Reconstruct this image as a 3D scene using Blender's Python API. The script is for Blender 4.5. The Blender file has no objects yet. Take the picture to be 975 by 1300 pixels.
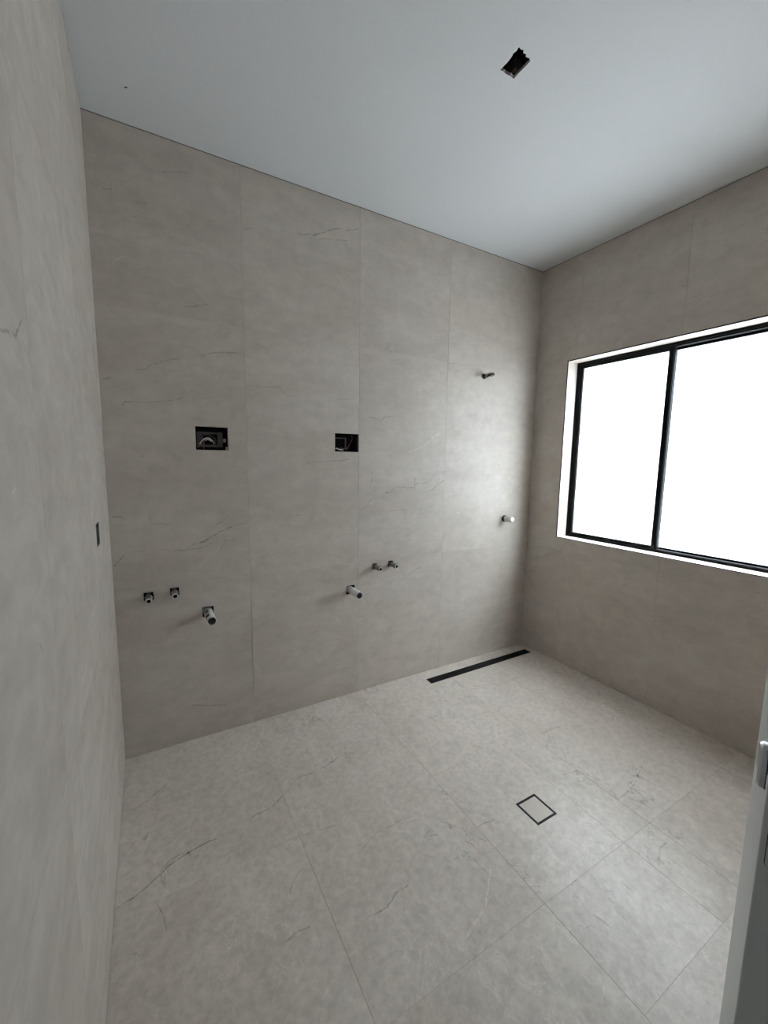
import bpy, bmesh, math, random
from mathutils import Vector, Matrix

# ------------------------------------------------------------------ camera, sky, exposure
scene = bpy.context.scene
COL = scene.collection
H, W, D = 2.70, 2.596, 1.80          # ceiling height, room width (x), room depth (-y)

F_PX, YAW, PITCH, ROLL = 521.05, 0.5209, -0.1240, 0.0145
CAM_POS = Vector((0.1563, -2.0911, 1.3846))
fwd = Vector((math.sin(YAW) * math.cos(PITCH), math.cos(YAW) * math.cos(PITCH), math.sin(PITCH)))
right0 = Vector((math.cos(YAW), -math.sin(YAW), 0))
up0 = right0.cross(fwd)
right = right0 * math.cos(ROLL) + up0 * math.sin(ROLL)
up = -right0 * math.sin(ROLL) + up0 * math.cos(ROLL)
cam_data = bpy.data.cameras.new('camera')
cam_data.sensor_fit = 'HORIZONTAL'
cam_data.sensor_width = 36.0
cam_data.lens = F_PX / 975.0 * 36.0
cam_data.clip_start = 0.02
cam = bpy.data.objects.new('camera', cam_data)
m = Matrix((right, up, -fwd)).transposed().to_4x4()
m.translation = CAM_POS
cam.matrix_world = m
COL.objects.link(cam)
scene.camera = cam

world = bpy.data.worlds.new('overcast_sky')
scene.world = world
world.use_nodes = True
wn, wl = world.node_tree.nodes, world.node_tree.links
wn.clear()
w_out = wn.new('ShaderNodeOutputWorld')
w_bg = wn.new('ShaderNodeBackground')
w_geo = wn.new('ShaderNodeTexCoord')
w_sep = wn.new('ShaderNodeSeparateXYZ')
w_ramp = wn.new('ShaderNodeValToRGB')
w_ramp.color_ramp.elements[0].position = 0.0
w_ramp.color_ramp.elements[0].color = (0.315, 0.352, 0.385, 1)
w_ramp.color_ramp.elements[1].position = 1.0
w_ramp.color_ramp.elements[1].color = (0.90, 0.96, 1.0, 1)
wl.new(w_geo.outputs['Generated'], w_sep.inputs[0])
wl.new(w_sep.outputs['Z'], w_ramp.inputs[0])
wl.new(w_ramp.outputs[0], w_bg.inputs['Color'])
w_bg.inputs['Strength'].default_value = 11.0
wl.new(w_bg.outputs[0], w_out.inputs['Surface'])

sun_data = bpy.data.lights.new('hazy_sun', 'SUN')
sun_data.energy = 5.2
sun_data.angle = math.radians(40)
sun_data.color = (0.84, 0.94, 1.0)
sun = bpy.data.objects.new('hazy_sun', sun_data)
sun.rotation_euler = Vector((-0.48, 0.58, -0.66)).to_track_quat('-Z', 'Y').to_euler()
sun.location = (8, -7, 6)
COL.objects.link(sun)

scene.view_settings.view_transform = 'Standard'
scene.view_settings.look = 'None'
scene.view_settings.gamma = 1.0
scene.view_settings.use_curve_mapping = False
scene.view_settings.exposure = 0.35
scene.cycles.use_adaptive_sampling = True
scene.cycles.adaptive_threshold = 0.03
scene.cycles.max_bounces = 7
scene.cycles.diffuse_bounces = 4
scene.cycles.transmission_bounces = 6
scene.cycles.caustics_refractive = True
scene.cycles.caustics_reflective = False
scene.cycles.sample_clamp_indirect = 0.0

# ------------------------------------------------------------------ helpers
def link(name, bm, mats, parent=None, smooth=False, kind=None):
    me = bpy.data.meshes.new(name)
    bm.normal_update()
    bm.to_mesh(me)
    bm.free()
    for mt in (mats if isinstance(mats, (list, tuple)) else [mats]):
        me.materials.append(mt)
    if smooth:
        for p in me.polygons:
            p.use_smooth = True
    o = bpy.data.objects.new(name, me)
    COL.objects.link(o)
    if parent:
        o.parent = parent
    if kind:
        o['kind'] = kind
    return o

def empty(name, loc=(0, 0, 0), rotz=0.0):
    o = bpy.data.objects.new(name, None)
    o.empty_display_size = 0.05
    o.location = loc
    o.rotation_euler = (0, 0, rotz)
    COL.objects.link(o)
    return o

def tag(o, label, cat, group=None, kind=None):
    o['label'] = label
    o['category'] = cat
    if group:
        o['group'] = group
    if kind:
        o['kind'] = kind
    return o

def add_box(bm, x0, x1, y0, y1, z0, z1, mi=0):
    v = [bm.verts.new(p) for p in ((x0, y0, z0), (x1, y0, z0), (x1, y1, z0), (x0, y1, z0),
                                   (x0, y0, z1), (x1, y0, z1), (x1, y1, z1), (x0, y1, z1))]
    for f in ((3, 2, 1, 0), (4, 5, 6, 7), (0, 1, 5, 4), (1, 2, 6, 5), (2, 3, 7, 6), (3, 0, 4, 7)):
        fc = bm.faces.new([v[i] for i in f])
        fc.material_index = mi
    return v

def box(*a, mi=0):
    bm = bmesh.new()
    add_box(bm, *a, mi=mi)
    return bm

def soft_box(x0, x1, y0, y1, z0, z1, r=0.001, seg=2):
    bm = box(x0, x1, y0, y1, z0, z1)
    bmesh.ops.bevel(bm, geom=bm.edges[:] , offset=r, segments=seg, profile=0.5, affect='EDGES')
    return bm

def plate(u0, u1, v0, v1, thick, mapf, holes=(), side_mi=0):
    """flat slab with rectangular holes; u, v in the plane, w = 0 (front) .. thick (back)"""
    us = sorted({u0, u1, *[h[0] for h in holes], *[h[1] for h in holes]})
    vs = sorted({v0, v1, *[h[2] for h in holes], *[h[3] for h in holes]})
    us = [u for u in us if u0 <= u <= u1]
    vs = [v for v in vs if v0 <= v <= v1]
    def solid(i, j):
        if i < 0 or j < 0 or i >= len(us) - 1 or j >= len(vs) - 1:
            return False
        cu, cv = (us[i] + us[i + 1]) / 2, (vs[j] + vs[j + 1]) / 2
        return not any(h[0] < cu < h[1] and h[2] < cv < h[3] for h in holes)
    bm = bmesh.new()
    cache = {}
    def vert(i, j, k):
        if (i, j, k) not in cache:
            cache[(i, j, k)] = bm.verts.new(mapf(us[i], vs[j], thick * k))
        return cache[(i, j, k)]
    for i in range(len(us) - 1):
        for j in range(len(vs) - 1):
            if not solid(i, j):
                continue
            bm.faces.new([vert(i, j, 0), vert(i + 1, j, 0), vert(i + 1, j + 1, 0), vert(i, j + 1, 0)])
            bm.faces.new([vert(i, j, 1), vert(i, j + 1, 1), vert(i + 1, j + 1, 1), vert(i + 1, j, 1)])
            for di, dj, a, b in ((-1, 0, (0, 0), (0, 1)), (1, 0, (1, 0), (1, 1)), (0, -1, (0, 0), (1, 0)), (0, 1, (0, 1), (1, 1))):
                if not solid(i + di, j + dj):
                    f = bm.faces.new([vert(i + a[0], j + a[1], 0), vert(i + b[0], j + b[1], 0),
                                      vert(i + b[0], j + b[1], 1), vert(i + a[0], j + a[1], 1)])
                    if 0 <= i + di < len(us) - 1 and 0 <= j + dj < len(vs) - 1:
                        f.material_index = side_mi
    bmesh.ops.recalc_face_normals(bm, faces=bm.faces[:])
    return bm

def lathe(profile, seg=24, axis='-y', close=True):
    """profile: (distance along the axis, radius) pairs"""
    bm = bmesh.new()
    rings = []
    for d, r in profile:
        ring = []
        for k in range(seg):
            a = 2 * math.pi * k / seg
            c, s = r * math.cos(a), r * math.sin(a)
            ring.append(bm.verts.new((c, -d, s) if axis == '-y' else (c, s, d)))
        rings.append(ring)
    for a, b in zip(rings, rings[1:]):
        for k in range(seg):
            bm.faces.new([a[k], a[(k + 1) % seg], b[(k + 1) % seg], b[k]])
    if close:
        bm.faces.new(rings[0])
        bm.faces.new(rings[-1])
    bmesh.ops.recalc_face_normals(bm, faces=bm.faces[:])
    return bm

def tube(points, r, seg=8, sub=6):
    """round wire through the points (Catmull-Rom)"""
    P = [Vector(p) for p in points]
    Q = [P[0] * 2 - P[1]] + P + [P[-1] * 2 - P[-2]]
    path = []
    for i in range(1, len(Q) - 2):
        for s in range(sub):
            t = s / sub
            path.append(0.5 * ((2 * Q[i]) + (-Q[i - 1] + Q[i + 1]) * t + (2 * Q[i - 1] - 5 * Q[i] + 4 * Q[i + 1] - Q[i + 2]) * t * t
                               + (-Q[i - 1] + 3 * Q[i] - 3 * Q[i + 1] + Q[i + 2]) * t ** 3))
    path.append(P[-1])
    bm = bmesh.new()
    rings = []
    n = None
    for i, p in enumerate(path):
        tdir = (path[min(i + 1, len(path) - 1)] - path[max(i - 1, 0)]).normalized()
        if n is None:
            n = tdir.orthogonal().normalized()
        n = (n - tdir * n.dot(tdir)).normalized()
        b = tdir.cross(n)
        rings.append([bm.verts.new(p + r * (math.cos(2 * math.pi * k / seg) * n + math.sin(2 * math.pi * k / seg) * b)) for k in range(seg)])
    for a, b in zip(rings, rings[1:]):
        for k in range(seg):
            bm.faces.new([a[k], a[(k + 1) % seg], b[(k + 1) % seg], b[k]])
    bm.faces.new(rings[0])
    bm.faces.new(rings[-1])
    bmesh.ops.recalc_face_normals(bm, faces=bm.faces[:])
    return bm

# ------------------------------------------------------------------ materials
def principled(name, color, rough=0.5, metal=0.0, noise=0.0, nscale=40.0, bump=0.0, spec=0.5):
    mt = bpy.data.materials.new(name)
    mt.use_nodes = True
    nt = mt.node_tree
    b = nt.nodes['Principled BSDF']
    b.inputs['Base Color'].default_value = (*color, 1)
    b.inputs['Roughness'].default_value = rough
    b.inputs['Metallic'].default_value = metal
    b.inputs['Specular IOR Level'].default_value = spec
    if noise or bump:
        geo = nt.nodes.new('ShaderNodeNewGeometry')
        nz = nt.nodes.new('ShaderNodeTexNoise')
        nz.inputs['Scale'].default_value = nscale
        nz.inputs['Detail'].default_value = 5
        nt.links.new(geo.outputs['Position'], nz.inputs['Vector'])
        if noise:
            mr = nt.nodes.new('ShaderNodeMapRange')
            mr.inputs['To Min'].default_value = 1 - noise
            mr.inputs['To Max'].default_value = 1 + noise
            mx = nt.nodes.new('ShaderNodeVectorMath')
            mx.operation = 'SCALE'
            mx.inputs[0].default_value = color
            nt.links.new(nz.outputs['Fac'], mr.inputs['Value'])
            nt.links.new(mr.outputs[0], mx.inputs['Scale'])
            nt.links.new(mx.outputs[0], b.inputs['Base Color'])
        if bump:
            bp = nt.nodes.new('ShaderNodeBump')
            bp.inputs['Strength'].default_value = bump
            bp.inputs['Distance'].default_value = 0.002
            nt.links.new(nz.outputs['Fac'], bp.inputs['Height'])
            nt.links.new(bp.outputs[0], b.inputs['Normal'])
    return mt

def vein_group():
    """distance to one line segment -> soft line of the given width and strength"""
    g = bpy.data.node_groups.new('vein_segment', 'ShaderNodeTree')
    for nm, tp in (('P', 'NodeSocketVector'), ('A', 'NodeSocketVector'), ('D', 'NodeSocketVector'),
                   ('InvLen', 'NodeSocketFloat'), ('Width', 'NodeSocketFloat'), ('Strength', 'NodeSocketFloat'), ('Prev', 'NodeSocketFloat')):
        g.interface.new_socket(nm, in_out='INPUT', socket_type=tp)
    g.interface.new_socket('Value', in_out='OUTPUT', socket_type='NodeSocketFloat')
    n, l = g.nodes, g.links
    gi, go = n.new('NodeGroupInput'), n.new('NodeGroupOutput')
    sub = n.new('ShaderNodeVectorMath'); sub.operation = 'SUBTRACT'
    dot = n.new('ShaderNodeVectorMath'); dot.operation = 'DOT_PRODUCT'
    mul = n.new('ShaderNodeMath'); mul.operation = 'MULTIPLY'; mul.use_clamp = True
    scl = n.new('ShaderNodeVectorMath'); scl.operation = 'SCALE'
    sb2 = n.new('ShaderNodeVectorMath'); sb2.operation = 'SUBTRACT'
    ln = n.new('ShaderNodeVectorMath'); ln.operation = 'LENGTH'
    mr = n.new('ShaderNodeMapRange'); mr.interpolation_type = 'SMOOTHSTEP'
    mr.inputs['From Min'].default_value = 0.0
    mr.inputs['To Max'].default_value = 0.0
    mx = n.new('ShaderNodeMath'); mx.operation = 'MAXIMUM'
    tiny = n.new('ShaderNodeMath'); tiny.operation = 'MULTIPLY'; tiny.inputs[1].default_value = 1e-7
    seq = n.new('ShaderNodeVectorMath'); seq.operation = 'ADD'      # makes each segment wait for the one before it
    l.new(gi.outputs['Prev'], tiny.inputs[0])
    l.new(gi.outputs['P'], seq.inputs[0]); l.new(tiny.outputs[0], seq.inputs[1])
    l.new(seq.outputs[0], sub.inputs[0]); l.new(gi.outputs['A'], sub.inputs[1])
    l.new(sub.outputs[0], dot.inputs[0]); l.new(gi.outputs['D'], dot.inputs[1])
    l.new(dot.outputs['Value'], mul.inputs[0]); l.new(gi.outputs['InvLen'], mul.inputs[1])
    l.new(gi.outputs['D'], scl.inputs[0]); l.new(mul.outputs[0], scl.inputs['Scale'])
    l.new(sub.outputs[0], sb2.inputs[0]); l.new(scl.outputs[0], sb2.inputs[1])
    l.new(sb2.outputs[0], ln.inputs[0])
    l.new(ln.outputs['Value'], mr.inputs['Value'])
    l.new(gi.outputs['Width'], mr.inputs['From Max'])
    l.new(gi.outputs['Strength'], mr.inputs['To Min'])
    l.new(mr.outputs[0], mx.inputs[0]); l.new(gi.outputs['Prev'], mx.inputs[1])
    l.new(mx.outputs[0], go.inputs['Value'])
    return g

VEIN = vein_group()
TILE_A, TILE_B = (0.615, 0.555, 0.498), (0.55, 0.490, 0.433)

def tile_material(name, seed, stretch, lines=(), to3=None, tone=1.0, rough=0.42, vein_w=0.0040, fleck=0.05, hair_k=1.0, fscale=15.0):
    """stone-look porcelain: cloudy base, fine streaks, hairline veins; lines = printed veins of this tile"""
    rnd = random.Random(seed)
    mt = bpy.data.materials.new(name)
    mt.use_nodes = True
    nt = mt.node_tree
    n, l = nt.nodes, nt.links
    bsdf = n['Principled BSDF']
    geo = n.new('ShaderNodeNewGeometry')
    def vm(op, a, b=None, s=None):
        x = n.new('ShaderNodeVectorMath'); x.operation = op
        for i, q in enumerate((a, b)):
            if q is None: continue
            if isinstance(q, (tuple, list)): x.inputs[i].default_value = q
            else: l.new(q, x.inputs[i])
        if s is not None:
            if isinstance(s, (int, float)): x.inputs['Scale'].default_value = s
            else: l.new(s, x.inputs['Scale'])
        return x.outputs[0]
    def mth(op, a, b=None, c=None, clamp=False):
        x = n.new('ShaderNodeMath'); x.operation = op; x.use_clamp = clamp
        for i, q in enumerate((a, b, c)):
            if q is None: continue
            if isinstance(q, (int, float)): x.inputs[i].default_value = q
            else: l.new(q, x.inputs[i])
        return x.outputs[0]
    def noise(vec, scale, detail=4, rough_=0.55, dist=0.0):
        x = n.new('ShaderNodeTexNoise')
        x.inputs['Scale'].default_value = scale
        x.inputs['Detail'].default_value = detail
        x.inputs['Roughness'].default_value = rough_
        x.inputs['Distortion'].default_value = dist
        l.new(vec, x.inputs['Vector'])
        return x
    def rng(v, a, b, c, d, smooth=True):
        x = n.new('ShaderNodeMapRange')
        if smooth: x.interpolation_type = 'SMOOTHSTEP'
        l.new(v, x.inputs['Value'])
        for nm, q in zip(('From Min', 'From Max', 'To Min', 'To Max'), (a, b, c, d)):
            x.inputs[nm].default_value = q
        return x.outputs[0]
    pos = geo.outputs['Position']
    off = tuple(rnd.uniform(-20, 20) for _ in range(3))
    pt = vm('ADD', pos, off)
    ps = vm('MULTIPLY', pt, stretch)
    cloud = noise(ps, 1.5, 3, 0.6).outputs['Fac']
    streak = noise(ps, 7.0, 5, 0.62, 0.9).outputs['Fac']
    fine = noise(pt, fscale, 5, 0.72, 0.25).outputs['Fac']
    # hairline veins: ridges of a warped noise, kept only in patches
    rdg = noise(ps, 2.2, 5, 0.55, 1.6).outputs['Fac']
    ridge = mth('ABSOLUTE', mth('SUBTRACT', rdg, 0.5))
    hair = rng(ridge, 0.0, 0.007, 1.0, 0.0)
    pn = noise(pt, 2.6, 2).outputs['Fac']
    hair = mth('MULTIPLY', hair, rng(pn, 0.50, 0.66, 0.0, 1.0))
    hair2 = rng(mth('ABSOLUTE', mth('SUBTRACT', streak, 0.47)), 0.0, 0.010, 1.0, 0.0)
    hair2 = mth('MULTIPLY', hair2, rng(pn, 0.34, 0.48, 1.0, 0.0))
    # printed veins traced for this tile
    wobn = noise(pt, 30.0, 2, 0.6)
    wob = wobn.outputs['Color']
    pw = vm('ADD', pos, vm('SCALE', vm('SUBTRACT', wob, (0.5, 0.5, 0.5)), None, 0.016))
    dark = light = None
    for k, pts in lines:
        for a, b in zip(pts, pts[1:]):
            A, B = Vector(to3(*a)), Vector(to3(*b))
            Dv = B - A
            if Dv.length < 1e-4: continue
            g = n.new('ShaderNodeGroup'); g.node_tree = VEIN
            l.new(pw, g.inputs['P'])
            g.inputs['A'].default_value = A
            g.inputs['D'].default_value = Dv
            g.inputs['InvLen'].default_value = 1.0 / Dv.length_squared
            g.inputs['Width'].default_value = vein_w * (0.8 + 0.4 * abs(k))
            g.inputs['Strength'].default_value = abs(k)
            if k > 0:
                if dark is not None: l.new(dark, g.inputs['Prev'])
                dark = g.outputs[0]
            else:
                if light is not None: l.new(light, g.inputs['Prev'])
                light = g.outputs[0]
    br = rng(wobn.outputs['Fac'], 0.34, 0.58, 0.5, 1.0)
    mix = n.new('ShaderNodeMix'); mix.data_type = 'RGBA'
    mix.inputs['A'].default_value = (*[c * tone for c in TILE_A], 1)
    mix.inputs['B'].default_value = (*[c * tone for c in TILE_B], 1)
    l.new(rng(cloud, 0.35, 0.68, 0.0, 1.0), mix.inputs['Factor'])
    val = mth('ADD', rng(streak, 0.3, 0.72, 1.045, 0.95), rng(fine, 0.33, 0.67, -fleck, fleck, False))
    val = mth('SUBTRACT', val, mth('MULTIPLY', hair, 0.17 * hair_k))
    val = mth('ADD', val, mth('MULTIPLY', hair2, 0.10 * hair_k))
    if dark is not None:
        val = mth('SUBTRACT', val, mth('MULTIPLY', mth('MULTIPLY', dark, br), 0.58))
    if light is not None:
        val = mth('ADD', val, mth('MULTIPLY', mth('MULTIPLY', light, br), 0.34))
    col = vm('SCALE', mix.outputs['Result'], None, val)
    l.new(col, bsdf.inputs['Base Color'])
    bsdf.inputs['Specular IOR Level'].default_value = 0.4
    l.new(rng(streak, 0.3, 0.7, rough - 0.05, rough + 0.06), bsdf.inputs['Roughness'])
    bp = n.new('ShaderNodeBump')
    bp.inputs['Strength'].default_value = 0.12
    bp.inputs['Distance'].default_value = 0.002
    l.new(val, bp.inputs['Height'])
    l.new(bp.outputs[0], bsdf.inputs['Normal'])
    return mt

M = {
    'grout': principled('grout', (0.50, 0.465, 0.42), 0.9, noise=0.1, nscale=120),
    'gap_shade': principled('shadow_line', (0.16, 0.15, 0.14), 0.8, noise=0.1, nscale=90),  # dark strips painted as the shade in the wall-to-ceiling gap
    'plaster': principled('white_ceiling_paint', (0.75, 0.765, 0.785), 0.75, noise=0.015, nscale=30, bump=0.03),
    'crumb': principled('plaster_crumb', (0.42, 0.40, 0.37), 0.95, noise=0.2, nscale=150),
    'ceil_edge': principled('plasterboard_core', (0.40, 0.39, 0.37), 0.95, noise=0.2, nscale=150),
    'board': principled('cut_board_edge', (0.10, 0.095, 0.09), 0.95, noise=0.2, nscale=150),  # cut edges darkened for glue and the shade inside the holes
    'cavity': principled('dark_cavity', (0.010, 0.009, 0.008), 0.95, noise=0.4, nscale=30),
    'black': principled('black_powder_coat', (0.006, 0.0065, 0.008), 0.5, noise=0.1, nscale=300, spec=0.15),
    'matt_black': principled('matt_black_steel', (0.006, 0.006, 0.0065), 0.6, noise=0.2, nscale=200, spec=0.25),
    'pvc': principled('white_pvc', (0.82, 0.82, 0.80), 0.35, noise=0.03, nscale=60),
    'ink': principled('pipe_print', (0.10, 0.10, 0.12), 0.6, noise=0.1, nscale=60),
    'brass': principled('dull_plated_brass', (0.26, 0.25, 0.23), 0.32, metal=1.0, noise=0.2, nscale=200),
    'pale_metal': principled('pale_plated_rim', (0.68, 0.67, 0.64), 0.4, metal=0.3, noise=0.1, nscale=200),  # rim paler than the rest of the fitting
    'chrome': principled('satin_chrome', (0.55, 0.55, 0.56), 0.28, metal=1.0, noise=0.05, nscale=200),
    'bore': principled('pipe_inside', (0.38, 0.38, 0.38), 0.6, noise=0.1, nscale=60),
    'rubber': principled('black_rubber', (0.02, 0.02, 0.02), 0.7, noise=0.2, nscale=200),
    'grey_cap': principled('pale_grey_plastic', (0.62, 0.63, 0.63), 0.4, noise=0.03, nscale=80),
    'bracket': principled('grey_mounting_plastic', (0.10, 0.097, 0.097), 0.5, noise=0.1, nscale=90),
    'wire_red': principled('red_wire', (0.26, 0.10, 0.095), 0.5, noise=0.1, nscale=90),
    'wire_white': principled('white_wire', (0.72, 0.70, 0.68), 0.5, noise=0.1, nscale=90),
    'wire_black': principled('black_wire', (0.05, 0.048, 0.05), 0.45, noise=0.1, nscale=90),
    'timber': principled('pine_stud', (0.10, 0.085, 0.07), 0.8, noise=0.3, nscale=25),
    'door': principled('door_undercoat', (0.60, 0.61, 0.60), 0.5, noise=0.03, nscale=15),
    'paint': principled('wall_paint', (0.70, 0.69, 0.67), 0.7, noise=0.02, nscale=20),
    'ground': principled('concrete_outside', (0.58, 0.57, 0.55), 0.9, noise=0.15, nscale=3),
}

def frosted():
    """etched room-side face: scatters daylight widely with a forward lobe"""
    mt = bpy.data.materials.new('frosted_glass')
    mt.use_nodes = True
    nt = mt.node_tree
    n, l = nt.nodes, nt.links
    n.clear()
    out = n.new('ShaderNodeOutputMaterial')
    tr = n.new('ShaderNodeBsdfTranslucent'); tr.inputs['Color'].default_value = (0.93, 0.95, 0.97, 1)
    rf = n.new('ShaderNodeBsdfRefraction'); rf.inputs['Color'].default_value = (0.93, 0.96, 0.98, 1)
    rf.inputs['Roughness'].default_value = 0.75; rf.inputs['IOR'].default_value = 1.3
    m1 = n.new('ShaderNodeMixShader'); m1.inputs['Fac'].default_value = 0.6
    gl = n.new('ShaderNodeBsdfGlossy'); gl.inputs['Roughness'].default_value = 0.35
    m2 = n.new('ShaderNodeMixShader'); m2.inputs['Fac'].default_value = 0.04
    geo = n.new('ShaderNodeNewGeometry')
    nz = n.new('ShaderNodeTexNoise'); nz.inputs['Scale'].default_value = 60; nz.inputs['Detail'].default_value = 1
    mr = n.new('ShaderNodeMapRange'); mr.inputs['To Min'].default_value = 0.70; mr.inputs['To Max'].default_value = 0.80
    l.new(geo.outputs['Position'], nz.inputs['Vector'])
    l.new(nz.outputs['Fac'], mr.inputs['Value'])
    l.new(mr.outputs[0], rf.inputs['Roughness'])
    l.new(tr.outputs[0], m1.inputs[1]); l.new(rf.outputs[0], m1.inputs[2])
    l.new(m1.outputs[0], m2.inputs[1]); l.new(gl.outputs[0], m2.inputs[2])
    l.new(m2.outputs[0], out.inputs['Surface'])
    return mt

def clear_glass():
    mt = bpy.data.materials.new('clear_glass_face')
    mt.use_nodes = True
    n, l = mt.node_tree.nodes, mt.node_tree.links
    n.clear()
    out = n.new('ShaderNodeOutputMaterial')
    t = n.new('ShaderNodeBsdfTransparent'); t.inputs['Color'].default_value = (0.97, 0.985, 0.99, 1)
    l.new(t.outputs[0], out.inputs['Surface'])
    return mt
M['clear'] = clear_glass()
M['frost'] = frosted()

# ------------------------------------------------------------------ veins printed on the tiles
# strength (negative = pale) and points in metres: back wall (x, z), floor (x, y), side walls (y, z)
VEINS_BACK = [
    (0.8, [(0.012, 1.129), (0.041, 1.127), (0.061, 1.115)]),
    (0.5, [(0.089, 1.129), (0.11, 1.112)]),
    (0.6, [(0.15, 1.125), (0.155, 1.089), (0.187, 1.089), (0.225, 1.085)]),
    (0.5, [(0.194, 0.968), (0.24, 0.96)]),
    (1, [(0.24, 0.96), (0.297, 0.958), (0.322, 0.981), (0.378, 0.992), (0.408, 1.015), (0.452, 1.037), (0.498, 1.054)]),
    (0.5, [(0.498, 1.054), (0.571, 1.065)]),
    (0.6, [(0.307, 0.955), (0.363, 0.962), (0.407, 0.981)]),
    (0.8, [(0.006, 0.914), (0.025, 0.932), (0.044, 0.955)]),
    (0.4, [(0.044, 0.955), (0.057, 0.979), (0.124, 0.971)]),
    (0.5, [(0.41, 1.064), (0.454, 1.076), (0.484, 1.106)]),
    (-0.6, [(0.346, 0.873), (0.382, 0.904)]),
    (0.5, [(0.446, 0.95), (0.466, 0.988), (0.518, 0.985)]),
    (0.7, [(0.073, 1.599), (0.085, 1.617), (0.109, 1.62)]),
    (0.5, [(0.109, 1.62), (0.15, 1.619), (0.218, 1.628)]),
    (0.7, [(0.218, 1.628), (0.269, 1.639), (0.309, 1.653)]),
    (0.5, [(0.382, 1.656), (0.437, 1.666)]),
    (0.6, [(0.128, 1.754), (0.157, 1.754), (0.176, 1.77), (0.232, 1.802), (0.296, 1.821)]),
    (0.7, [(0.389, 1.841), (0.417, 1.856), (0.444, 1.867), (0.544, 1.88)]),
    (0.5, [(0.067, 1.39), (0.139, 1.39)]),
    (0.6, [(0.014, 1.699), (0.039, 1.711)]),
    (0.5, [(0.58, 1.733), (0.649, 1.74)]),
    (0.9, [(0.847, 2.481), (0.922, 2.492), (0.964, 2.512), (0.99, 2.523), (1.025, 2.547), (1.079, 2.567)]),
    (0.6, [(0.956, 2.483), (0.999, 2.497), (1.052, 2.504), (1.115, 2.519)]),
    (0.8, [(1.115, 2.568), (1.18, 2.589)]),
    (0.6, [(0.595, 2.434), (0.627, 2.447)]),
    (-0.7, [(0.049, 2.148), (0.071, 2.16), (0.095, 2.187), (0.123, 2.199)]),
    (0.6, [(0.335, 2.045), (0.371, 2.052), (0.425, 2.074)]),
    (0.6, [(0.887, 1.368), (0.977, 1.377), (1.079, 1.382), (1.132, 1.39)]),
    (0.6, [(0.821, 1.095), (0.857, 1.093)]),
    (0.6, [(1.248, 1.13), (1.262, 1.154)]),
    (0.6, [(1.256, 1.247), (1.275, 1.28)]),
    (0.7, [(1.247, 1.625), (1.297, 1.624), (1.326, 1.614), (1.356, 1.635), (1.408, 1.644)]),
    (-0.8, [(1.512, 1.433), (1.595, 1.462), (1.652, 1.495), (1.709, 1.54), (1.759, 1.566)]),
    (0.5, [(1.759, 1.566), (1.795, 1.556)]),
    (1, [(1.363, 1.198), (1.39, 1.201), (1.425, 1.223), (1.471, 1.23), (1.536, 1.223), (1.569, 1.232), (1.572, 1.283)]),
    (0.7, [(1.569, 1.232), (1.574, 1.212)]),
    (0.6, [(1.573, 1.252), (1.66, 1.251), (1.689, 1.27), (1.718, 1.303)]),
    (0.7, [(1.662, 1.202), (1.712, 1.209), (1.731, 1.233), (1.781, 1.257), (1.807, 1.269)]),
    (0.5, [(1.243, 1.212), (1.264, 1.253), (1.28, 1.275), (1.267, 1.304), (1.284, 1.338)]),
    (0.6, [(1.203, 1.105), (1.248, 1.126), (1.257, 1.148), (1.273, 1.159)]),
    (0.5, [(1.401, 1.088), (1.483, 1.092), (1.646, 1.093)]),
    (-0.9, [(1.906, 1.06), (1.934, 1.046)]),
    (-0.9, [(1.844, 0.999), (1.856, 0.977)]),
    (0.6, [(1.489, 0.643), (1.536, 0.673), (1.596, 0.707), (1.633, 0.713)]),
    (-0.8, [(1.321, 0.356), (1.349, 0.382)]),
    (0.4, [(1.22, 0.601), (1.263, 0.594)]),
    (-0.5, [(1.212, 0.287), (1.233, 0.298)]),
    (0.6, [(0.051, 2.435), (0.116, 2.449)]),
    (0.5, [(0.27, 2.563), (0.369, 2.598)]),
    (0.6, [(0.632, 1.732), (0.743, 1.743), (0.775, 1.707), (0.841, 1.7)]),
    (0.5, [(1.056, 1.707), (1.152, 1.723)]),
    (0.7, [(0.286, 0.184), (0.371, 0.155), (0.439, 0.138)]),
]
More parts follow.
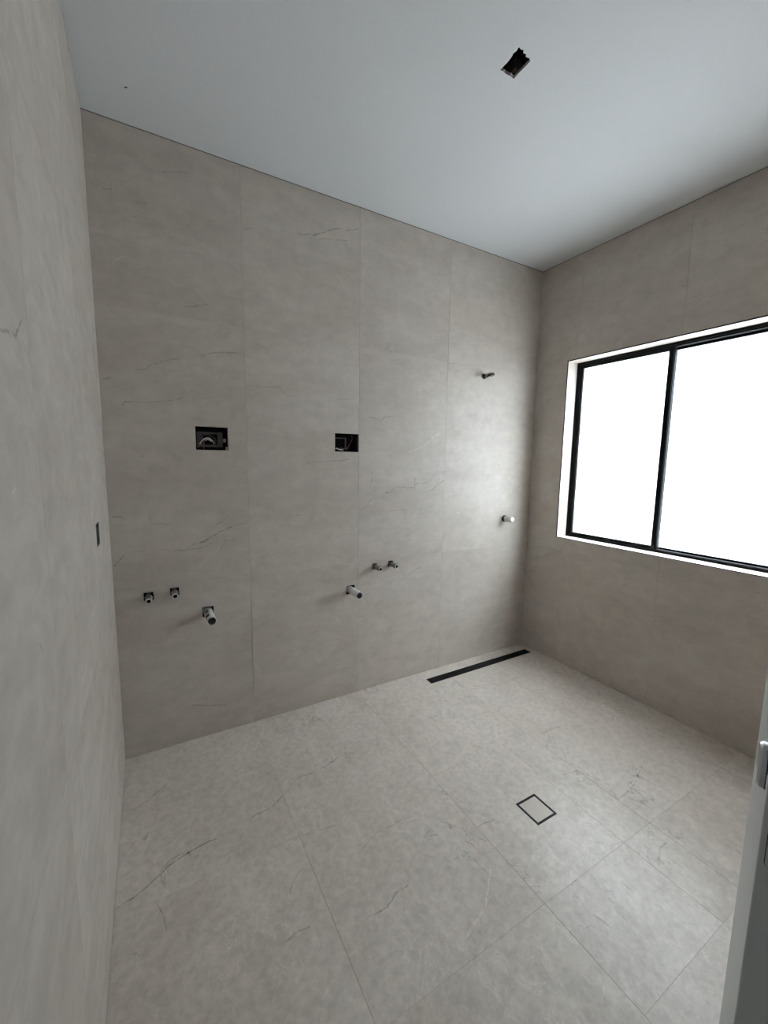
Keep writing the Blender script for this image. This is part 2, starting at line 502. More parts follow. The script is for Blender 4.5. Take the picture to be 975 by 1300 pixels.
VEINS_FLOOR = [
    (1.1, [(0.005, -0.726), (0.052, -0.715), (0.104, -0.691), (0.149, -0.658), (0.22, -0.636), (0.282, -0.626), (0.307, -0.627)]),
    (0.7, [(0.126, -0.661), (0.161, -0.635), (0.208, -0.63)]),
    (0.8, [(0.031, -0.337), (0.095, -0.31), (0.157, -0.256)]),
    (0.8, [(0.447, -0.595), (0.522, -0.587), (0.574, -0.553)]),
    (0.8, [(0.59, -0.54), (0.662, -0.486), (0.745, -0.494), (0.869, -0.457)]),
    (0.5, [(0.577, -0.768), (0.64, -0.776), (0.726, -0.787)]),
    (0.8, [(0.427, -1.074), (0.474, -1.063), (0.508, -1.065)]),
    (0.9, [(0.675, -1.129), (0.738, -1.134), (0.779, -1.112), (0.831, -1.108)]),
    (0.6, [(0.488, -0.944), (0.504, -0.913), (0.541, -0.89)]),
    (0.5, [(0.744, -0.926), (0.832, -0.891), (0.964, -0.89)]),
    (-0.6, [(0.636, -1.169), (0.663, -1.14), (0.698, -1.136)]),
    (-0.5, [(0.009, -0.638), (0.05, -0.626), (0.094, -0.642)]),
    (0.5, [(0.274, -0.876), (0.311, -0.846)]),
    (0.5, [(0.152, -0.566), (0.19, -0.545)]),
    (-0.9, [(1.012, -1.281), (1.062, -1.238), (1.106, -1.202)]),
    (-0.7, [(0.899, -1.317), (0.941, -1.305), (0.998, -1.286)]),
    (0.6, [(1.082, -1.148), (1.09, -1.209)]),
    (0.6, [(1.176, -1.055), (1.282, -1.064)]),
    (0.7, [(1.785, -1.242), (1.921, -1.232), (2.075, -1.182)]),
    (0.6, [(1.852, -0.805), (1.948, -0.803), (2.0, -0.813)]),
    (0.7, [(1.621, -1.016), (1.72, -1.044), (1.878, -1.075)]),
    (0.5, [(1.794, -0.924), (1.774, -1.046), (1.835, -1.159), (1.785, -1.242)]),
    (0.5, [(1.518, -1.311), (1.555, -1.349), (1.609, -1.361)]),
    (0.6, [(1.629, -1.476), (1.7, -1.447), (1.753, -1.441)]),
    (-0.6, [(1.104, -1.605), (1.147, -1.583)]),
    (0.5, [(0.915, -0.882), (0.998, -0.897)]),
    (0.5, [(1.505, -1.607), (1.535, -1.636)]),
    (-0.7, [(2.387, -0.862), (2.259, -0.954)]),
    (0.7, [(1.79, -0.176), (1.785, -0.279), (1.852, -0.33)]),
]
VEINS_LEFT = [
    (0.9, [(-1.367, 1.544), (-1.314, 1.555), (-1.292, 1.554), (-1.239, 1.591)]),
    (0.8, [(-1.094, 1.694), (-1.059, 1.683)]),
    (0.5, [(-1.29, 1.405), (-1.286, 1.386)]),
    (-0.7, [(-1.417, 1.323), (-1.38, 1.338), (-1.361, 1.342)]),
    (0.6, [(-1.319, 1.102), (-1.301, 1.083)]),
]
VEINS_RIGHT = [
    (-0.7, [(-0.857, 2.385), (-0.878, 2.399)]),
    (0.5, [(-0.869, 2.311), (-0.925, 2.297)]),
    (0.6, [(-0.087, 0.685), (-0.208, 0.735)]),
    (0.6, [(-0.033, 0.666), (-0.159, 0.73), (-0.314, 0.791)]),
]

# ------------------------------------------------------------------ tiled walls and floor
TT = 0.0022            # visible tile depth above the grout
GAP = 0.0016
back = lambda u, v, w: (u, w, v)                    # u = x, v = z
leftm = lambda u, v, w: (-w, u, v)                  # u = y, v = z
rightm = lambda u, v, w: (W + w, u, v)
floorm = lambda u, v, w: (u, v, -w)                 # u = x, v = y
frontm = lambda u, v, w: (u, -D - w, v)

def inside(pts, r):
    cx = sum(p[0] for p in pts) / len(pts); cy = sum(p[1] for p in pts) / len(pts)
    return r[0] <= cx <= r[1] and r[2] <= cy <= r[3]

def clip_hole(h, r):
    a, b, c, d = max(h[0], r[0]), min(h[1], r[1]), max(h[2], r[2]), min(h[3], r[3])
    return (a, b, c, d) if b - a > 1e-4 and d - c > 1e-4 else None

def lay_tiles(parent, rects, mapf, veins, stretch, name, holes=(), seed=0, tone=1.0, gap=(GAP, GAP), vein_w=0.0040, fleck=0.06, hair_k=1.0, fscale=15.0, rough=0.42):
    for i, r in enumerate(rects):
        gu, gv = gap
        q = (r[0] + gu / 2, r[1] - gu / 2, r[2] + gv / 2, r[3] - gv / 2)
        hs = [h for h in (clip_hole(h, q) for h in holes) if h]
        lines = [v for v in veins if inside(v[1], r)]
        rnd = random.Random(seed * 100 + i)
        mt = tile_material('stone_porcelain', seed * 100 + i, stretch, lines, lambda a, b: mapf(a, b, 0.0),
                           tone * rnd.uniform(0.985, 1.015), vein_w=vein_w, fleck=fleck, hair_k=hair_k, fscale=fscale, rough=rough)
        o = link(name, plate(*q, TT, mapf, hs), mt, parent)

Z1, Z2 = 0.797, 1.998
ROWS = [(0.0, Z1), (Z1, Z2), (Z2, H - 0.004)]
XC = [0.0, 0.580, 1.188, 1.797, W]

# holes cut in the back wall (x0, x1, z0, z1)
OUTLET_1 = (0.353, 0.494, 1.423, 1.530)
OUTLET_2 = (1.043, 1.1865, 1.431, 1.530)
TAPS = [(0.130, 0.757), (0.2345, 0.764), (1.297, 0.760), (1.407, 0.764)]
TAP_HOLES = [(0.111, 0.149, 0.738, 0.777), (0.217, 0.255, 0.747, 0.784), (1.281, 1.312, 0.743, 0.779), (1.391, 1.424, 0.749, 0.783)]
WASTES = [(0.377, 0.640), (1.141, 0.640)]
WASTE_HOLES = [(0.351, 0.402, 0.619, 0.668), (1.114, 1.167, 0.615, 0.667)]
BACK_HOLES = [OUTLET_1, OUTLET_2] + TAP_HOLES + WASTE_HOLES
BT = 0.018             # board behind the tiles

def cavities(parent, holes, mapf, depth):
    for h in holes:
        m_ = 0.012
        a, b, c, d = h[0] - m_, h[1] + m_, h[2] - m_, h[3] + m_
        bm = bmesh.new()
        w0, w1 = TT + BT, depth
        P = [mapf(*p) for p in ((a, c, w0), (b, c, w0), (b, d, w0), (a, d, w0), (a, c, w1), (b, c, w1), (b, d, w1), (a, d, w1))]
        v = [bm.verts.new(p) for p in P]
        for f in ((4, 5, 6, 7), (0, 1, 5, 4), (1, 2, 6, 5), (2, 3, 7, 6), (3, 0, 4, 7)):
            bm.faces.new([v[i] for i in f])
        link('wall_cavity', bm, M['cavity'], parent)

def wall(name, u0, u1, v0, v1, mapf, holes, mats, label):
    mm = lambda u, v, w: mapf(u, v, w + TT)
    o = link(name, plate(u0, u1, v0, v1, BT, mm, holes, 1), mats)
    return tag(o, label, 'wall', kind='structure')

wb = wall('wall_back', -0.05, W + 0.05, -0.03, H + 0.02, back, BACK_HOLES, [M['grout'], M['board']],
          'beige stone-look tiled wall with pipe stubs and two cable cut-outs')
rects = [(XC[i], XC[i + 1], r[0], r[1]) for i in range(4) for r in ROWS]
lay_tiles(wb, rects, back, VEINS_BACK, (1.0, 1.0, 2.6), 'wall_tile', BACK_HOLES, seed=1, tone=0.97, gap=(0.0011, 0.0004))
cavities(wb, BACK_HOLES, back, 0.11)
link('shadow_joint', box(0, W, 0.0004, TT, H - 0.004, H), M['gap_shade'], wb)

LEFT_HOLE = (-0.488, -0.398, 1.090, 1.165)
wlft = wall('wall_left', -D - 0.10, 0.05, -0.03, H + 0.02, leftm, [LEFT_HOLE], [M['grout'], M['board']],
            'pale stone-look tiled wall with a narrow switch cut-out')
YC = [-D - 0.10, -1.21, -0.605, 0.0]
rects = [(YC[i], YC[i + 1], r[0], r[1]) for i in range(3) for r in ROWS]
lay_tiles(wlft, rects, leftm, VEINS_LEFT, (1.0, 1.0, 2.2), 'wall_tile', [LEFT_HOLE], seed=2, gap=(0.0006, 0.0005))
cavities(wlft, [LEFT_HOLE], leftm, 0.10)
link('shadow_joint', box(-TT, -0.0004, -D - 0.10, 0, H - 0.003, H), M['gap_shade'], wlft)

# window opening in the right wall (y0, y1, z0, z1)
WIN = (-1.450, -0.254, 0.881, 2.051)
RT = 0.0075             # reveal tile thickness
wr_open = (WIN[0] - RT, WIN[1] + RT, WIN[2] - RT, WIN[3] + RT)
wrt = tag(link('wall_right', plate(-D - 0.05, 0.05, -0.03, H + 0.02, 0.16, lambda u, v, w: rightm(u, v, w + TT), [wr_open], 0), [M['grout']]),
          'beige stone-look tiled wall around the frosted window', 'wall', kind='structure')
YR = [-D, -1.528, -0.920, -0.313, 0.0]
rects = [(YR[i], YR[i + 1], r[0], r[1]) for i in range(4) for r in ROWS]
edge = 0.0065
lay_tiles(wrt, rects, rightm, VEINS_RIGHT, (1.0, 1.0, 2.4), 'wall_tile',
          [(WIN[0] - edge, WIN[1] + edge, WIN[2] - edge, WIN[3] + edge)], seed=3, tone=0.95, gap=(0.0008, 0.0005))
link('shadow_joint', box(W + 0.0004, W + TT, -D, 0, H - 0.004, H), M['gap_shade'], wrt)

DOOR_X0, DOOR_X1, DOOR_H = 0.0, 1.340, 2.06
OPENING = [(-0.05, DOOR_X1, -0.03, DOOR_H)]
wf = tag(link('wall_front', plate(-0.05, W + 0.05, -0.03, H + 0.02, 0.10 - TT, lambda u, v, w: frontm(u, v, w + TT), OPENING, 0), [M['grout']]),
         'tiled return wall beside and above the open doorway', 'wall', kind='structure')
rects = [(DOOR_X1, 1.797, *r) for r in ROWS] + [(XC[3], XC[4], *r) for r in ROWS] + \
        [(XC[i], min(XC[i + 1], DOOR_X1), DOOR_H, H - 0.004) for i in range(3)]
lay_tiles(wf, rects, frontm, [], (1.0, 1.0, 2.4), 'wall_tile', seed=4)

# ---- floor
DRAIN = (1.636, 2.541, -0.143, -0.084)
FWASTE = (1.393, 1.504, -1.164, -1.050)
fl = tag(link('floor', plate(-0.05, W + 0.05, -D - 1.3, 0.05, 0.05, lambda u, v, w: floorm(u, v, w + TT), [], 0), [M['grout']]),
         'pale stone-look tiled bathroom floor', 'floor', kind='structure')
Y1, Y2, Y3 = -0.763, -1.367, -1.670
X1, X2, X3, X4, X5 = 0.577, 1.180, 1.613, 1.785, 2.390
rects = [(0, X1, Y1, 0), (0, X1, -D, Y1),
         (X1, X2, -0.162, 0), (X1, X2, Y2, -0.162), (X1, X2, -D, Y2),
         (X2, DRAIN[0], DRAIN[2], 0), (X2, X4, Y1, DRAIN[2]),
         (DRAIN[0], X4, DRAIN[3], 0), (X4, X5, DRAIN[3], 0), (X5, W, DRAIN[3], 0),
         (DRAIN[1], W, DRAIN[2], DRAIN[3]),
         (X2, X3, Y2, Y1), (X3, X4, Y2, Y1), (X2, X3, Y3, Y2), (X3, X4, Y3, Y2), (X2, X4, -D, Y3),
         (X4, X5, Y2, DRAIN[2]), (X4, X5, -D, Y2), (X5, W, Y2, DRAIN[2]), (X5, W, -D, Y2)]
lay_tiles(fl, rects, floorm, VEINS_FLOOR, (2.0, 1.1, 1.0), 'floor_tile', [FWASTE], seed=5, tone=1.13, gap=(0.0013, 0.0005), vein_w=0.0038, fleck=0.13, hair_k=2.2, fscale=38.0, rough=0.32)

# ---- ceiling with a ragged downlight cut-out
def ceiling():
    hole = [(1.2545, -0.934), (1.256, -0.953), (1.254, -0.972), (1.2495, -0.985), (1.252, -0.996), (1.249, -1.008), (1.262, -1.006), (1.270, -1.010),
            (1.276, -1.001), (1.287, -1.004), (1.292, -0.997), (1.304, -1.000), (1.3165, -0.996), (1.318, -0.975), (1.3165, -0.950), (1.3185, -0.922),
            (1.300, -0.9235), (1.282, -0.9215), (1.266, -0.9235), (1.254, -0.922)]
    t = 0.010
    bm = bmesh.new()
    outer = [(-0.05, 0.05), (W + 0.05, 0.05), (W + 0.05, -D - 0.10), (-0.05, -D - 0.10)]
    loops = {}
    for k, z in ((0, H), (1, H + t)):
        ed = []
        for nm, pts in (('o', outer), ('h', hole)):
            vs = [bm.verts.new((x, y, z)) for x, y in pts]
            loops[(nm, k)] = vs
            ed += [bm.edges.new((vs[i], vs[(i + 1) % len(vs)])) for i in range(len(vs))]
        bmesh.ops.triangle_fill(bm, edges=ed, use_beauty=True)
    for nm in 'oh':
        a, b = loops[(nm, 0)], loops[(nm, 1)]
        for i in range(len(a)):
            j = (i + 1) % len(a)
            f = bm.faces.new([a[i], a[j], b[j], b[i]])
            f.material_index = 1 if nm == 'h' else 0
    bmesh.ops.recalc_face_normals(bm, faces=bm.faces[:])
    o = tag(link('ceiling', bm, [M['plaster'], M['ceil_edge']]), 'plain white plasterboard ceiling with a small ragged cut-out', 'ceiling', kind='structure')
    # roof space above the cut-out
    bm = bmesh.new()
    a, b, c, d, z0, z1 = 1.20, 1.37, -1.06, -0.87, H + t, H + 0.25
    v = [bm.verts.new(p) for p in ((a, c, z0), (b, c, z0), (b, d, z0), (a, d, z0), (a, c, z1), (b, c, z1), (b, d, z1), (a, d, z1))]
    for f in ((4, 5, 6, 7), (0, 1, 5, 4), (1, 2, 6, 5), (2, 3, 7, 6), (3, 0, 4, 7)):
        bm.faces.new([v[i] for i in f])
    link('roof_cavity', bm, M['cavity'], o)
    # loose paper tongues and the batten end seen at the near corner
    bm = bmesh.new()
    add_box(bm, 1.302, 1.330, -0.944, -0.905, H + 0.012, H + 0.045)
    link('batten_end', bm, M['timber'], o)
    for (x, y, l, w, an) in ((1.306, -0.9225, 0.009, 0.006, -0.5), (1.270, -0.9225, 0.005, 0.003, 0.3), (1.300, -1.000, 0.007, 0.004, 0.2)):
        bm = bmesh.new()
        pts = [(-w, 0, 0), (w, 0, 0), (w * 0.7, l * 0.6, 0.002), (0, l, 0.004), (-w * 0.6, l * 0.5, 0.002)]
        lo = [bm.verts.new(p) for p in pts]
        hi = [bm.verts.new((p[0], p[1], p[2] + 0.001)) for p in pts]
        bm.faces.new(lo); bm.faces.new(hi)
        for i in range(5):
            bm.faces.new([lo[i], lo[(i + 1) % 5], hi[(i + 1) % 5], hi[i]])
        bmesh.ops.recalc_face_normals(bm, faces=bm.faces[:])
        bmesh.ops.rotate(bm, verts=bm.verts, matrix=Matrix.Rotation(math.atan2(-0.965 - y, 1.287 - x) - math.pi / 2 + an, 3, 'Z'))
        bmesh.ops.translate(bm, verts=bm.verts, vec=(x, y, H + 0.001))
        link('paper_tongue', bm, M['plaster'], o)
    # a small gouge near the left corner
    bm = bmesh.new()
    pts = [(0.1475, -0.187), (0.1500, -0.1900), (0.1545, -0.1935), (0.1590, -0.1950), (0.1575, -0.1905), (0.1530, -0.1870)]
    lo = [bm.verts.new((x, y, H - 0.0006)) for x, y in pts]
    hi = [bm.verts.new((x, y, H + 0.001)) for x, y in pts]
    bm.faces.new(lo); bm.faces.new(hi)
    for i in range(len(pts)):
        bm.faces.new([lo[i], lo[(i + 1) % 6], hi[(i + 1) % 6], hi[i]])
    bmesh.ops.recalc_face_normals(bm, faces=bm.faces[:])
    link('gouge', bm, M['cavity'], o)
    return o
ceiling()

# ---- hallway beyond the doorway that the photograph was taken from
def hallway():
    bm = bmesh.new()
    y0, y1 = -D - 1.35, -D - 0.10
    add_box(bm, -0.05, W + 0.05, y0 - 0.05, y0, -0.03, H + 0.02)
    add_box(bm, -0.05, 0.0, y0, y1, -0.03, H + 0.02)
    add_box(bm, W, W + 0.05, y0, y1, -0.03, H + 0.02)
    add_box(bm, -0.05, W + 0.05, y0, y1, H, H + 0.02)
    tag(link('wall_hallway', bm, M['paint']), 'plain painted hallway beyond the doorway', 'wall', kind='structure')
hallway()

# ---- window
def ring(x0, x1, y0, y1, z0, z1, w):
    """rectangular frame in the y-z plane from x0 to x1, bar width w = (left/right, bottom, top)"""
    return plate(y0, y1, z0, z1, x1 - x0, lambda u, v, q: (x0 + q, u, v), [(y0 + w[0], y1 - w[0], z0 + w[1], z1 - w[2])])

def window():
    root = empty('window_1', (W + 0.1, (WIN[0] + WIN[1]) / 2, WIN[2]))
    tag(root, 'black aluminium sliding window with two frosted panes in a tiled reveal', 'window', kind='structure')
    inv = -Vector(root.location)
    def part(name, bm, mat, parent=root):
        if parent is root:
            bmesh.ops.translate(bm, verts=bm.verts, vec=inv)
        else:
            bmesh.ops.translate(bm, verts=bm.verts, vec=inv)
        return link(name, bm, mat, parent)
    y0, y1, z0, z1 = WIN
    xf = 2.690
    mt = tile_material('stone_porcelain', 777, (1, 1, 2), tone=1.1)
    # reveal lining, mitred look: four tiles inside the opening
    part('reveal_tile', box(W + 0.001, xf + 0.04, y1, y1 + RT, z0, z1), mt)
    part('reveal_tile', box(W + 0.001, xf + 0.04, y0 - RT, y0, z0, z1), mt)
    part('reveal_tile', box(W + 0.001, xf + 0.04, y0 - RT, y1 + RT, z0 - RT, z0), mt)
    part('reveal_tile', box(W + 0.001, xf + 0.04, y0 - RT, y1 + RT, z1, z1 + RT), mt)
    # thin dark edge trim round the opening
    e, xo = 0.0065, W - 0.0016
    part('edge_trim', box(xo, W + 0.001, y1, y1 + e, z0, z1), M['matt_black'])
    part('edge_trim', box(xo, W + 0.001, y0 - e, y0, z0, z1), M['matt_black'])
    part('edge_trim', box(xo, W + 0.001, y0 - e, y1 + e, z1, z1 + e), M['matt_black'])
    part('edge_trim', box(W - 0.0008, W + 0.001, y0 - e, y1 + e, z0 - 0.004, z0 - 0.0012), M['matt_black'])
    # outer frame
    part('frame', ring(xf + 0.006, xf + 0.075, y0, y1, z0, z1, (0.018, 0.016, 0.022)), M['black'])
    part('sill_track', box(xf, xf + 0.006, y0, y1, z0, z0 + 0.012), M['black'])
    part('head_track', box(xf, xf + 0.006, y0, y1, z1 - 0.014, z1), M['black'])
    part('jamb_bead', box(xf, xf + 0.006, y1 - 0.010, y1, z0 + 0.012, z1 - 0.014), M['black'])
    # sliding sash in front, fixed light behind
    ym = -0.812
    def sash(xa, xb, a, b, c, d, bars, px):
        s = part('sash', ring(xa, xb, a, b, c, d, bars), M['black'])
        g = plate(a + bars[0] - 0.004, b - bars[0] + 0.004, c + bars[1] - 0.004, d - bars[2] + 0.004, 0.005, lambda u, v, q: (px + q, u, v))
        for f in g.faces:
            f.material_index = 0 if f.normal.x < -0.5 else 1       # etched face to the room, clear face outside
        part('pane', g, [M['frost'], M['clear']], s)
        return s
    sash(xf + 0.010, xf + 0.034, ym - 0.034, y1 - 0.016, z0 + 0.013, z1 - 0.016, (0.022, 0.018, 0.022), xf + 0.020)
    sash(xf + 0.040, xf + 0.064, y0 + 0.014, ym + 0.004, z0 + 0.013, z1 - 0.016, (0.022, 0.012, 0.018), xf + 0.050)
    bm = soft_box(xf + 0.004, xf + 0.012, ym - 0.031, ym - 0.004, z0 + 0.013, z1 - 0.016, 0.002)
    part('interlock_stile', bm, M['black'])
window()

# ground outside the window
gr = link('outside_ground', box(W + 0.17, W + 14, -12, 10, -0.35, -0.30), M['ground'])
tag(gr, 'pale concrete ground outside the frosted window', 'ground', kind='structure')

# ---- door leaf, free edge towards the hallway
def rounded_slab(y0, y1, z0, z1, r, xa, xb):
    bm = bmesh.new()
    loops = []
    for x in (xa, xb):
        pts = []
        for cy, cz, st in ((y1 - r, z0 + r, -90), (y1 - r, z1 - r, 0), (y0 + r, z1 - r, 90), (y0 + r, z0 + r, 180)):
            for k in range(6):
                an = math.radians(st + 18 * k)
                pts.append(bm.verts.new((x, cy + r * math.cos(an), cz + r * math.sin(an))))
        loops.append(pts)
    A, B = loops
    bm.faces.new(A); bm.faces.new(B)
    for i in range(len(A)):
        bm.faces.new([A[i], A[(i + 1) % len(A)], B[(i + 1) % len(A)], B[i]])
    bmesh.ops.recalc_face_normals(bm, faces=bm.faces[:])
    return bm

def door():
    # local x runs from the free edge to the hinge, local +y is the side facing the room
    root = empty('door_1', (0.660, -1.964, 0), math.atan2(0.193, 0.663))
    tag(root, 'plain pale door leaf half open, lock plate in its edge and round rose on its face', 'door', kind='structure')
    Ld, Td = 0.69, 0.037
    link('leaf', soft_box(0, Ld, -Td, 0, 0.008, 2.04, 0.0012, 2), M['door'], root)
    rose = link('rose', lathe([(0.0, 0.0235), (-0.005, 0.0235), (-0.0075, 0.0215), (-0.0085, 0.017), (-0.0088, 0.0004)], 40), M['chrome'], root)
    rose.location = (0.060, 0, 1.066)
    g = link('rose_gasket', rounded_slab(-0.0242, 0.0242, -0.0242, 0.0242, 0.0241, 0.0, 0.0009), M['rubber'], root)
    g.rotation_euler = (0, 0, math.pi / 2)
    g.location = (0.060, 0.0, 1.066)
    link('plate_gap', rounded_slab(-0.0325, -0.0048, 0.995, 1.140, 0.006, -0.0003, 0.001), M['rubber'], root)  # dark slab drawn as the shadow gap round the lock plate
    link('lock_plate', rounded_slab(-0.0318, -0.0055, 0.9957, 1.1393, 0.0053, -0.0010, 0.0005), M['door'], root)
    link('latch_tongue', soft_box(-0.006, 0.001, -0.025, -0.013, 1.050, 1.082, 0.002), M['chrome'], root)
    for z in (0.25, 1.02, 1.80):
        hg = link('hinge', lathe([(z - 0.05, 0.007), (z + 0.05, 0.007)], 16, axis='z'), M['chrome'], root)
        hg.location = (Ld + 0.004, -Td + 0.004, 0)
    # frame of the doorway
    bm = bmesh.new()
    add_box(bm, DOOR_X1 - 0.004, DOOR_X1 + 0.03, -D - 0.105, -D - 0.012, 0.0, DOOR_H + 0.03)
    add_box(bm, 0.0, DOOR_X1 - 0.004, -D - 0.105, -D - 0.002, DOOR_H - 0.004, DOOR_H + 0.03)
    tag(link('trim_1', bm, M['paint']), 'white door frame round the doorway', 'door frame', kind='structure')
door()

# ------------------------------------------------------------------ pipes and fittings
def tap_stub(x, z, label, lug=False):
    t = tag(empty('water_pipe_stub', (x, 0, z)), label, 'pipe')
    link('pipe', lathe([(-0.09, 0.0075), (0.010, 0.0075)], 20), M['brass'], t, smooth=True)
    hexn = lathe([(0.004, 0.0135), (0.006, 0.0155), (0.022, 0.0155), (0.024, 0.0135)], 6)
    link('hex_nut', hexn, M['brass'], t)
    link('collar', lathe([(0.024, 0.0105), (0.048, 0.0105)], 24), M['brass'], t, smooth=True)
    body = lathe([(0.048, 0.0115), (0.050, 0.0145), (0.064, 0.0145), (0.066, 0.0130), (0.070, 0.0130)], 28)
    link('threaded_end', body, M['brass'], t)
    link('end_ring', lathe([(0.070, 0.0130), (0.074, 0.0135), (0.076, 0.0125), (0.076, 0.0090), (0.070, 0.0085)], 28, close=False), M['pale_metal'], t)
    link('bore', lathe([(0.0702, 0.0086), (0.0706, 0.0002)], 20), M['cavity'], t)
    if lug:
        link('lug', soft_box(-0.003, 0.003, -0.046, -0.034, 0.008, 0.022, 0.001), M['chrome'], t)
    return t
tap_stub(*TAPS[0], 'short metal water pipe stub closest to the wall with the switch cut-out')
tap_stub(*TAPS[1], 'short metal water pipe stub between its twin and the printed white waste pipe')
tap_stub(*TAPS[2], 'short metal water pipe stub with a small lug, beside the plain white waste pipe', True)
tap_stub(*TAPS[3], 'short metal water pipe stub of the pair nearer the shower drain, no lug')

def waste(x, z, length, label, print_marks):
    t = tag(empty('waste_pipe', (x, 0, z)), label, 'pipe')
    ro, ri = 0.0205, 0.0178
    link('pipe', lathe([(-0.09, ro), (length - 0.001, ro), (length, ro - 0.001), (length, ri), (-0.08, ri)], 36, close=False), M['pvc'], t, smooth=False)
    link('bore', lathe([(length - 0.003, ri - 0.0003), (-0.085, ri - 0.0003)], 30, close=False), M['bore'], t, smooth=True)  # grey lining paints the shade inside the white pipe
    link('blocked_end', lathe([(-0.060, ri - 0.0002), (-0.0595, 0.0004)], 24), M['cavity'], t)
    for (d0, d1, a0, a1) in print_marks:
        bm = bmesh.new()
        k = 6
        ra, rb = ro + 0.0001, ro + 0.0003
        lo, hi = [], []
        for d in (d0, d1):
            for i in range(k + 1):
                a = math.radians(a0 + (a1 - a0) * i / k)
                lo.append(bm.verts.new((ra * math.cos(a), -d, ra * math.sin(a))))
                hi.append(bm.verts.new((rb * math.cos(a), -d, rb * math.sin(a))))
        for i in range(k):
            bm.faces.new([hi[i], hi[i + 1], hi[k + 2 + i], hi[k + 1 + i]])
            bm.faces.new([lo[i], lo[i + 1], lo[k + 2 + i], lo[k + 1 + i]])
        for i in (0, k):
            bm.faces.new([lo[i], hi[i], hi[k + 1 + i], lo[k + 1 + i]])
        bmesh.ops.recalc_face_normals(bm, faces=bm.faces[:])
        link('print_mark', bm, M['ink'], t)
waste(*WASTES[0], 0.130, 'white plastic waste pipe stub with dark printed marks', [(0.022, 0.054, 100, 150), (0.070, 0.104, 108, 165)])
waste(*WASTES[1], 0.116, 'plain white plastic waste pipe stub left of the lugged water pipe', [(0.022, 0.027, 108, 118)])

def shower_outlet(x, z):
    t = tag(empty('shower_outlet', (x, 0, z)), 'small dark metal shower outlet fitting high on the tiled wall', 'pipe fitting')
    link('flange', lathe([(0.0, 0.0165), (0.008, 0.0165), (0.012, 0.0150), (0.014, 0.011)], 28), M['rubber'], t)
    link('collar', lathe([(0.014, 0.0125), (0.030, 0.0125)], 24), M['brass'], t, smooth=True)
    link('hex_nut', lathe([(0.030, 0.0120), (0.032, 0.0150), (0.050, 0.0150), (0.052, 0.0120)], 6), M['brass'], t)
    link('groove', lathe([(0.052, 0.0105), (0.058, 0.0105)], 24), M['rubber'], t)
    link('end_nut', lathe([(0.058, 0.0120), (0.060, 0.0140), (0.074, 0.0140), (0.077, 0.0115), (0.084, 0.0110), (0.084, 0.0070), (0.070, 0.0065)], 24, close=False), M['brass'], t)
    link('bore', lathe([(0.0702, 0.0068), (0.0705, 0.0002)], 20), M['cavity'], t)
shower_outlet(2.098, 1.943)

def mixer(x, z):
    t = tag(empty('mixer_spindle', (x, 0, z)), 'pale grey capped shower mixer body sticking out of a dark ring', 'pipe fitting')
    link('ring', lathe([(0.0, 0.0235), (0.012, 0.0235), (0.016, 0.0205)], 32), M['rubber'], t)
    link('body', lathe([(0.010, 0.0195), (0.058, 0.0195)], 32), M['grey_cap'], t, smooth=False)
    link('cap', lathe([(0.058, 0.0205), (0.072, 0.0205), (0.078, 0.0185), (0.080, 0.014), (0.0805, 0.0004)], 32), M['pvc'], t)
mixer(2.345, 0.990)

# ------------------------------------------------------------------ drains
def linear_drain():
    x0, x1, y0, y1 = DRAIN
    c = ((x0 + x1) / 2, (y0 + y1) / 2, -TT)
    t = tag(empty('linear_drain', c), 'long black strip drain set in the floor along the tiled wall', 'drain')
    a, b, e = (x1 - x0) / 2 - 0.0008, (y1 - y0) / 2 - 0.0008, 0.005
    rim = plate(-a, a, -b, b, TT, lambda u, v, w: (u, v, TT + 0.0004 - w), [(-a + e, a - e, -b + e, b - e)])
    link('rim', rim, M['matt_black'], t)
    slots = []
    n = 60
    g = plate(-a + e + 0.002, a - e - 0.002, -b + e + 0.002, b - e - 0.002, 0.0015, lambda u, v, w: (u, v, 0.0018 - w))
    link('grate', g, M['matt_black'], t)
    link('channel_base', box(-a + e, a - e, -b + e, b - e, 0.0, 0.0003), M['matt_black'], t)
linear_drain()

def floor_waste():
    x0, x1, y0, y1 = FWASTE
    t = tag(empty('floor_waste', ((x0 + x1) / 2, (y0 + y1) / 2, -TT)), 'square floor waste with a thin black frame and tile insert', 'drain')
    a, b, e = (x1 - x0) / 2 - 0.0006, (y1 - y0) / 2 - 0.0006, 0.0085
    rim = plate(-a, a, -b, b, TT, lambda u, v, w: (u, v, TT + 0.0003 - w), [(-a + e, a - e, -b + e, b - e)])
    link('frame', rim, M['matt_black'], t)
    mt = tile_material('stone_porcelain', 991, (2, 1, 1), tone=1.15)
    ins = plate(-a + e + 0.001, a - e - 0.001, -b + e + 0.001, b - e - 0.001, TT - 0.0002, lambda u, v, w: (u, v, TT - w))
    link('tile_insert', ins, mt, t)
floor_waste()

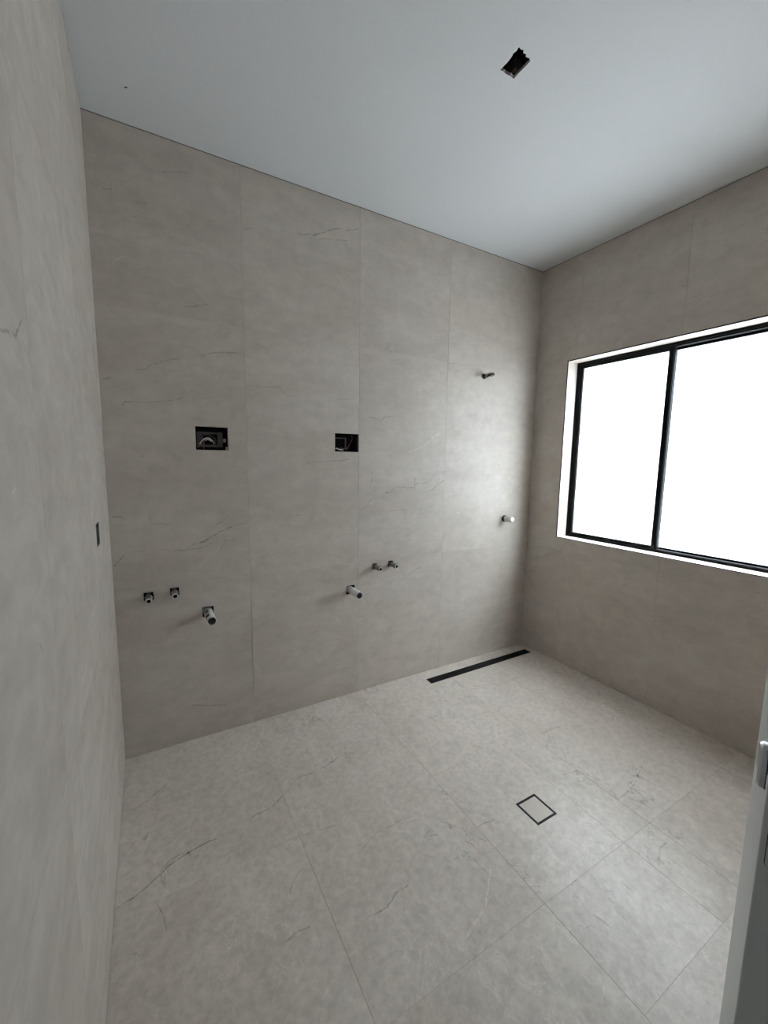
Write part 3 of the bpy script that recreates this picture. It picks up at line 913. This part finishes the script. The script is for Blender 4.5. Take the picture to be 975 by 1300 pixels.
# ------------------------------------------------------------------ cable boxes behind the cut-outs
def outlet_one():
    x0, x1, z0, z1 = OUTLET_1
    t = tag(empty('outlet_box', ((x0 + x1) / 2, 0.05, z0)), 'grey outlet bracket with red and white wires in the cut-out above the printed waste pipe', 'outlet box', 'open outlet cut-outs in the tiled wall')
    w, h = x1 - x0, z1 - z0
    def X(u): return -w / 2 + u * w
    def Z(v): return v * h
    yb = -0.016
    link('bracket', plate(X(.06), X(.86), Z(.14), Z(.80), 0.008, lambda u, v, q: (u, yb + q, v), [(X(.22), X(.71), Z(.24), Z(.71))]), M['bracket'], t)
    link('red_wire', tube([(X(.16), .03, Z(.75)), (X(.20), -.006, Z(.60)), (X(.26), -.030, Z(.45)), (X(.245), -.032, Z(.22)), (X(.25), -.028, Z(.04))], 0.0019), M['wire_red'], t, True)
    link('white_wire', tube([(X(.10), .0, Z(.12)), (X(.18), -.026, Z(.36)), (X(.30), -.030, Z(.50)), (X(.42), -.028, Z(.52)), (X(.55), -.010, Z(.40)), (X(.62), .03, Z(.3))], 0.0026), M['wire_white'], t, True)
    link('pale_wire', tube([(X(.30), -.024, Z(.42)), (X(.40), -.028, Z(.46)), (X(.50), -.018, Z(.38))], 0.0026), M['wire_white'], t, True)
    link('black_wire', tube([(X(.12), .0, Z(.55)), (X(.26), -.026, Z(.64)), (X(.45), -.028, Z(.63)), (X(.62), -.020, Z(.48)), (X(.66), .02, Z(.30))], 0.0030), M['wire_black'], t, True)
    link('screw_lug', soft_box(X(.87), X(.96), yb - .006, yb + .002, Z(.36), Z(.52), 0.001), M['crumb'], t)
    link('plaster_crumb', soft_box(X(.92), X(.995), -.040, -.034, Z(.0), Z(.16), 0.002), M['crumb'], t)
outlet_one()

def outlet_two():
    x0, x1, z0, z1 = OUTLET_2
    t = tag(empty('outlet_box', ((x0 + x1) / 2, 0.05, z0)), 'thin outlet bracket with one slanting cable in the cut-out above the plain waste pipe', 'outlet box', 'open outlet cut-outs in the tiled wall')
    w, h = x1 - x0, z1 - z0
    def X(u): return -w / 2 + u * w
    def Z(v): return v * h
    yb = -0.020
    link('bracket', plate(X(.02), X(.56), Z(.15), Z(.78), 0.006, lambda u, v, q: (u, yb + q, v), [(X(.06), X(.52), Z(.21), Z(.73))]), M['bracket'], t)
    link('cable', tube([(X(.52), -.032, Z(.10)), (X(.57), -.034, Z(.22)), (X(.70), -.026, Z(.46)), (X(.84), -.014, Z(.74)), (X(.92), .02, Z(.95))], 0.0026), M['wire_red'], t, True)
    link('cable_end', tube([(X(.10), -.030, Z(.20)), (X(.22), -.036, Z(.12)), (X(.38), -.034, Z(.10))], 0.0026), M['wire_white'], t, True)
    link('screw_lug', soft_box(X(.0), X(.05), yb - .006, yb, Z(.80), Z(.92), 0.001), M['grey_cap'], t)
outlet_two()

def switch_tail():
    y0, y1, z0, z1 = LEFT_HOLE
    t = tag(empty('switch_box', (0.0, (y0 + y1) / 2, z0)), 'narrow black switch box with a cable tail in the pale side wall', 'switch box')
    b = (y1 - y0) / 2 - 0.0004
    bm = bmesh.new()
    pts = [(-b, 0.002), (b * 0.2, 0.0005), (b * 0.95, 0.014), (b * 0.25, 0.020), (b * 0.3, 0.027), (b * 0.9, 0.031), (b, 0.074), (b * 0.4, 0.0745), (-b, 0.062)]
    lo = [bm.verts.new((-0.0006, y, z)) for y, z in pts]
    hi = [bm.verts.new((-0.018, y, z)) for y, z in pts]
    bm.faces.new(lo); bm.faces.new(hi)
    for i in range(len(pts)):
        bm.faces.new([lo[i], lo[(i + 1) % len(pts)], hi[(i + 1) % len(pts)], hi[i]])
    bmesh.ops.recalc_face_normals(bm, faces=bm.faces[:])
    link('box', bm, M['matt_black'], t)
    link('cable_tail', tube([(-.012, .003, .064), (-.0006, .003, .058), (.0004, .001, .044), (-.001, .001, .034), (-.012, .001, .028)], 0.0016), M['bracket'], t, True)
switch_tail()
